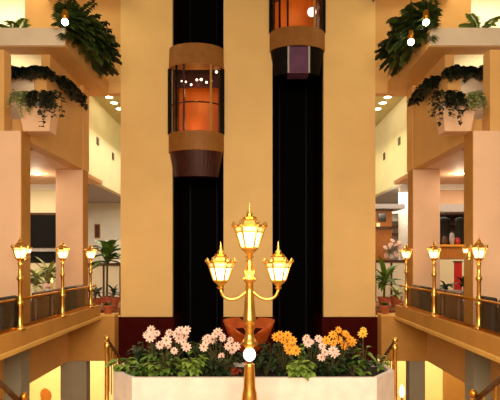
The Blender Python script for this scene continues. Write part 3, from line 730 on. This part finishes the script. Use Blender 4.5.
# left corridor wall fittings
t = thing('wall_vent', 'dark linear air vent in the lilac soffit beyond the left terrace', 'vent', (AX-6.9, 20.0, E+2.95)); bm = NB(); box(bm, (-.5, -.1, -.03), (.5, .1, 0)); obj('grille', bm, 'rail', t)
for s in (-1, 1):
    for i, (y, z, w) in enumerate(((19.7, 4.6, 'lower and closer'), (21.9, 4.45, 'further along'))):
        t = thing('wall_plaque', 'small dark square plaque on the %s corridor wall, the one %s' % (SIDE[s], w), 'plaque', (AX+s*5.95, y, E+z), 0, 'plaques on the corridor walls')
        bm = NB(); box(bm, (0, -.13, -.15), (-s*.03, .13, .15)); obj('plate', bm, 'wood', t)
t = thing('wall_picture', 'small dark framed picture on the pale end wall left of the lift pier', 'picture', (PX(97, 0, 26.7)[0], 26.8, PX(0, 231, 26.7)[2]))
bm = NB(); box(bm, (-.15, -.05, -.38), (.15, 0, .38)); p_ = obj('frame', bm, 'wood2', t); bm = NB(); box(bm, (-.11, -.06, -.33), (.11, -.05, .33)); obj('picture_surface', bm, 'wood', p_)

# ------------------------------------------------------------------ right side: kiosk, shop shelves, counter
Yk = 19.5
def pxb(bm, p0, q0, p1, q1, Y0, Y1, o):
    a = PX(p0, q0, Y0); b = PX(p1, q1, Y0); box(bm, (a[0]-o[0], Y0-o[1], a[2]-o[2]), (b[0]-o[0], Y1-o[1], b[2]-o[2]))
o = (PX(384, 0, Yk)[0], Yk, FZ)
t = thing('shop_kiosk', 'brown wooden kiosk with a dark screen beside the right lift pier', 'kiosk', o)
bm = NB(); pxb(bm, 374, 211, 392, 312, Yk, Yk+.6, o); obj('cabinet', bm, 'wood2', t)
bm = NB(); pxb(bm, 372, 204, 405, 208.5, Yk-.3, Yk+1, o); obj('roof', bm, 'lilac', t)
bm = NB(); pxb(bm, 373, 208.5, 393, 211, Yk-.1, Yk+.7, o); obj('cornice', bm, 'wood', t)
bm = NB(); pxb(bm, 378.5, 213.5, 386, 221.5, Yk-.05, Yk, o); obj('screen', bm, 'screen', t)
bm = NB(); pxb(bm, 374, 226.5, 392, 229, Yk-.1, Yk, o); obj('ledge', bm, 'wood', t)
bm = NB(); pxb(bm, 377, 223, 380, 226.5, Yk-.08, Yk, o); obj('lamp', bm, 'lit2', t)
o = (PX(399, 0, 21)[0], 21, FZ)
t = thing('shelf_unit', 'tall pale and dark shelf unit between the kiosk and the right slimmer column', 'shelf', o)
bm = NB(); pxb(bm, 391, 206, 408, 312, 21.05, 21.4, o); obj('back_panel', bm, 'lilac', t)
for k, (yy, m) in enumerate(((212, 'white'), (220, 'grey'), (226, 'wood'), (234, 'wood'))):
    bm = NB(); pxb(bm, 391, yy-1.2, 408, yy+1.4, 20.8, 21.05, o); obj('shelf_board', bm, m, t)
bm = NB(); pxb(bm, 399.5, 226, 403, 245, 20.78, 20.95, o); obj('side_panel', bm, 'petalo', t)
# white bouquet
x, y, z = PX(391, 259.5, 18.55)
t = thing('bouquet', 'large white flower bouquet on the dark rail beyond the right lift pier', 'flowers', (x, 18.6, PX(0, 261, 18.5)[2]+.04))
bm = NB(); lathe(bm, [(.08, 0), (.12, .08), (.09, .2), (.11, .24)], 14); obj('vase', bm, 'lilac', t)
fb = NB()
for i in range(40):
    a = rnd.uniform(0, 2*PI); leaf(fb, (0, 0, .22), (math.cos(a), math.sin(a), rnd.uniform(.1, 2)), rnd.uniform(.3, .6), .09, .6)
obj('leaves', fb, 'grey', t)
for i in range(16):
    bm = NB(); a = rnd.uniform(0, 2*PI); r_ = .42*math.sqrt(rnd.random()); blossom(bm, (math.cos(a)*r_, -.15*rnd.random(), .45+math.sin(a)*r_*.8), .10, rnd); obj('blossom', bm, 'petalw', t)
# shop behind the right terrace: dark shelf, coats, counter
Ys = 19.6
o = (PX(449, 0, Ys)[0], Ys, FZ)
t = thing('display_cabinet', 'dark display cabinet at the back of the right terrace shop', 'cabinet', o)
bm = NB(); pxb(bm, 428, 213, 478, 300, Ys+.1, Ys+.5, o); obj('cabinet_back', bm, 'leather', t)
for yy, m in ((216, 'rail'), (224, 'wood'), (238, 'wood')):
    bm = NB(); pxb(bm, 428, yy-1, 478, yy+1, Ys-.25, Ys+.1, o); obj('shelf', bm, m, t)
for i, p in enumerate((444, 461.5)):
    o = (PX(p, 0, 18.6)[0], 18.6, PX(0, 216.5, 18.6)[2])
    t = thing('hanging_coat', 'black coat hanging in the right terrace shop, %s' % ('left of the grey jar' if i == 0 else 'right of the grey jar'), 'coat', o, 0, 'black coats in the shop')
    bm = NB(); lathe(bm, [(.05, -.02), (.20, -.07), (.25, -.14), (.21, -.45), (.25, -.95), (.02, -.96)], 14)
    for v in bm.verts: v.co.y *= .5
    obj('coat_body', bm, 'blackc', t); bm = NB(); tube(bm, [(0, 0, -.05), (0, 0, .05), (.03, 0, .09), (0, .0, .1)], .01, 6); obj('hook', bm, 'rail', t)
o = (PX(452, 0, 18.6)[0], 18.6, FZ); zr = PX(0, 216.5, 18.6)[2]-FZ
t = thing('clothes_rail', 'dark rail holding the two black coats in the right terrace shop', 'clothes rail', o)
bm = NB(); tube(bm, [(-.75, 0, zr+.1), (.75, 0, zr+.1)], .018, 8); obj('bar', bm, 'rail', t)
for x in (-.75, .75):
    bm = NB(); tube(bm, [(x, 0, 0), (x, 0, zr+.1)], .018, 8); obj('upright', bm, 'rail', t)
o = (PX(450, 0, 17.7)[0], 17.7, FZ)
t = thing('shop_counter', 'orange wooden counter in the right terrace shop', 'counter', o)
bm = NB(); pxb(bm, 432, 246, 472, 258.5, 17.7, 18.2, o); obj('counter_body', bm, 'wood2', t)
bm = NB(); pxb(bm, 431, 244.5, 473, 246.5, 17.6, 18.3, o); obj('counter_top', bm, 'petalo', t)
bm = NB(); pxb(bm, 432, 258.5, 472, 314, 17.75, 18.15, o); obj('counter_base', bm, 'cream', t)
x, y, z = PX(452, 244.5, 17.9)
for k, (dx, h, m, lab) in enumerate(((-.25, .36, 'leather', 'brown bottle-shaped jar on the orange shop counter'), (0, .5, 'lilac', 'tall grey jar on the orange shop counter'), (.2, .3, 'redlac', 'small red jar on the orange shop counter'))):
    t = thing('jar', lab, 'jar', (x+dx, 17.9, z), 0, 'jars on the shop counter')
    bm = NB(); lathe(bm, [(.06, 0), (.10, h*.3), (.08, h*.7), (.05, h*.85)], 14); obj('jar_body', bm, m, t)
    bm = NB(); lathe(bm, [(.06, h*.85), (.06, h*.95), (.015, h)], 12); obj('lid', bm, 'rail', t)
o = (PX(458, 0, 16.2)[0], 16.2, FZ)
t = thing('folding_screen', 'narrow red lacquer screen standing before the orange shop counter', 'screen', o)
bm = NB(); pxb(bm, 454.5, 262, 462, 306, 16.2, 16.25, o); obj('panel', bm, 'redlac', t)
bm = NB(); pxb(bm, 453.8, 261, 462.7, 262.4, 16.18, 16.27, o); obj('top_trim', bm, 'wood', t)
palm('bonsai-like pot plant left of the red screen', (PX(444, 0, 15.6)[0], 15.6, FZ), .75, 22, .42, .14, 'dgreen', 'white')
palm('dark pot plant right of the red screen', (PX(464, 0, 15.4)[0], 15.4, FZ), .85, 22, .45, .13, 'dgreen', 'terra')
o = PX(446, 284, 15.2)
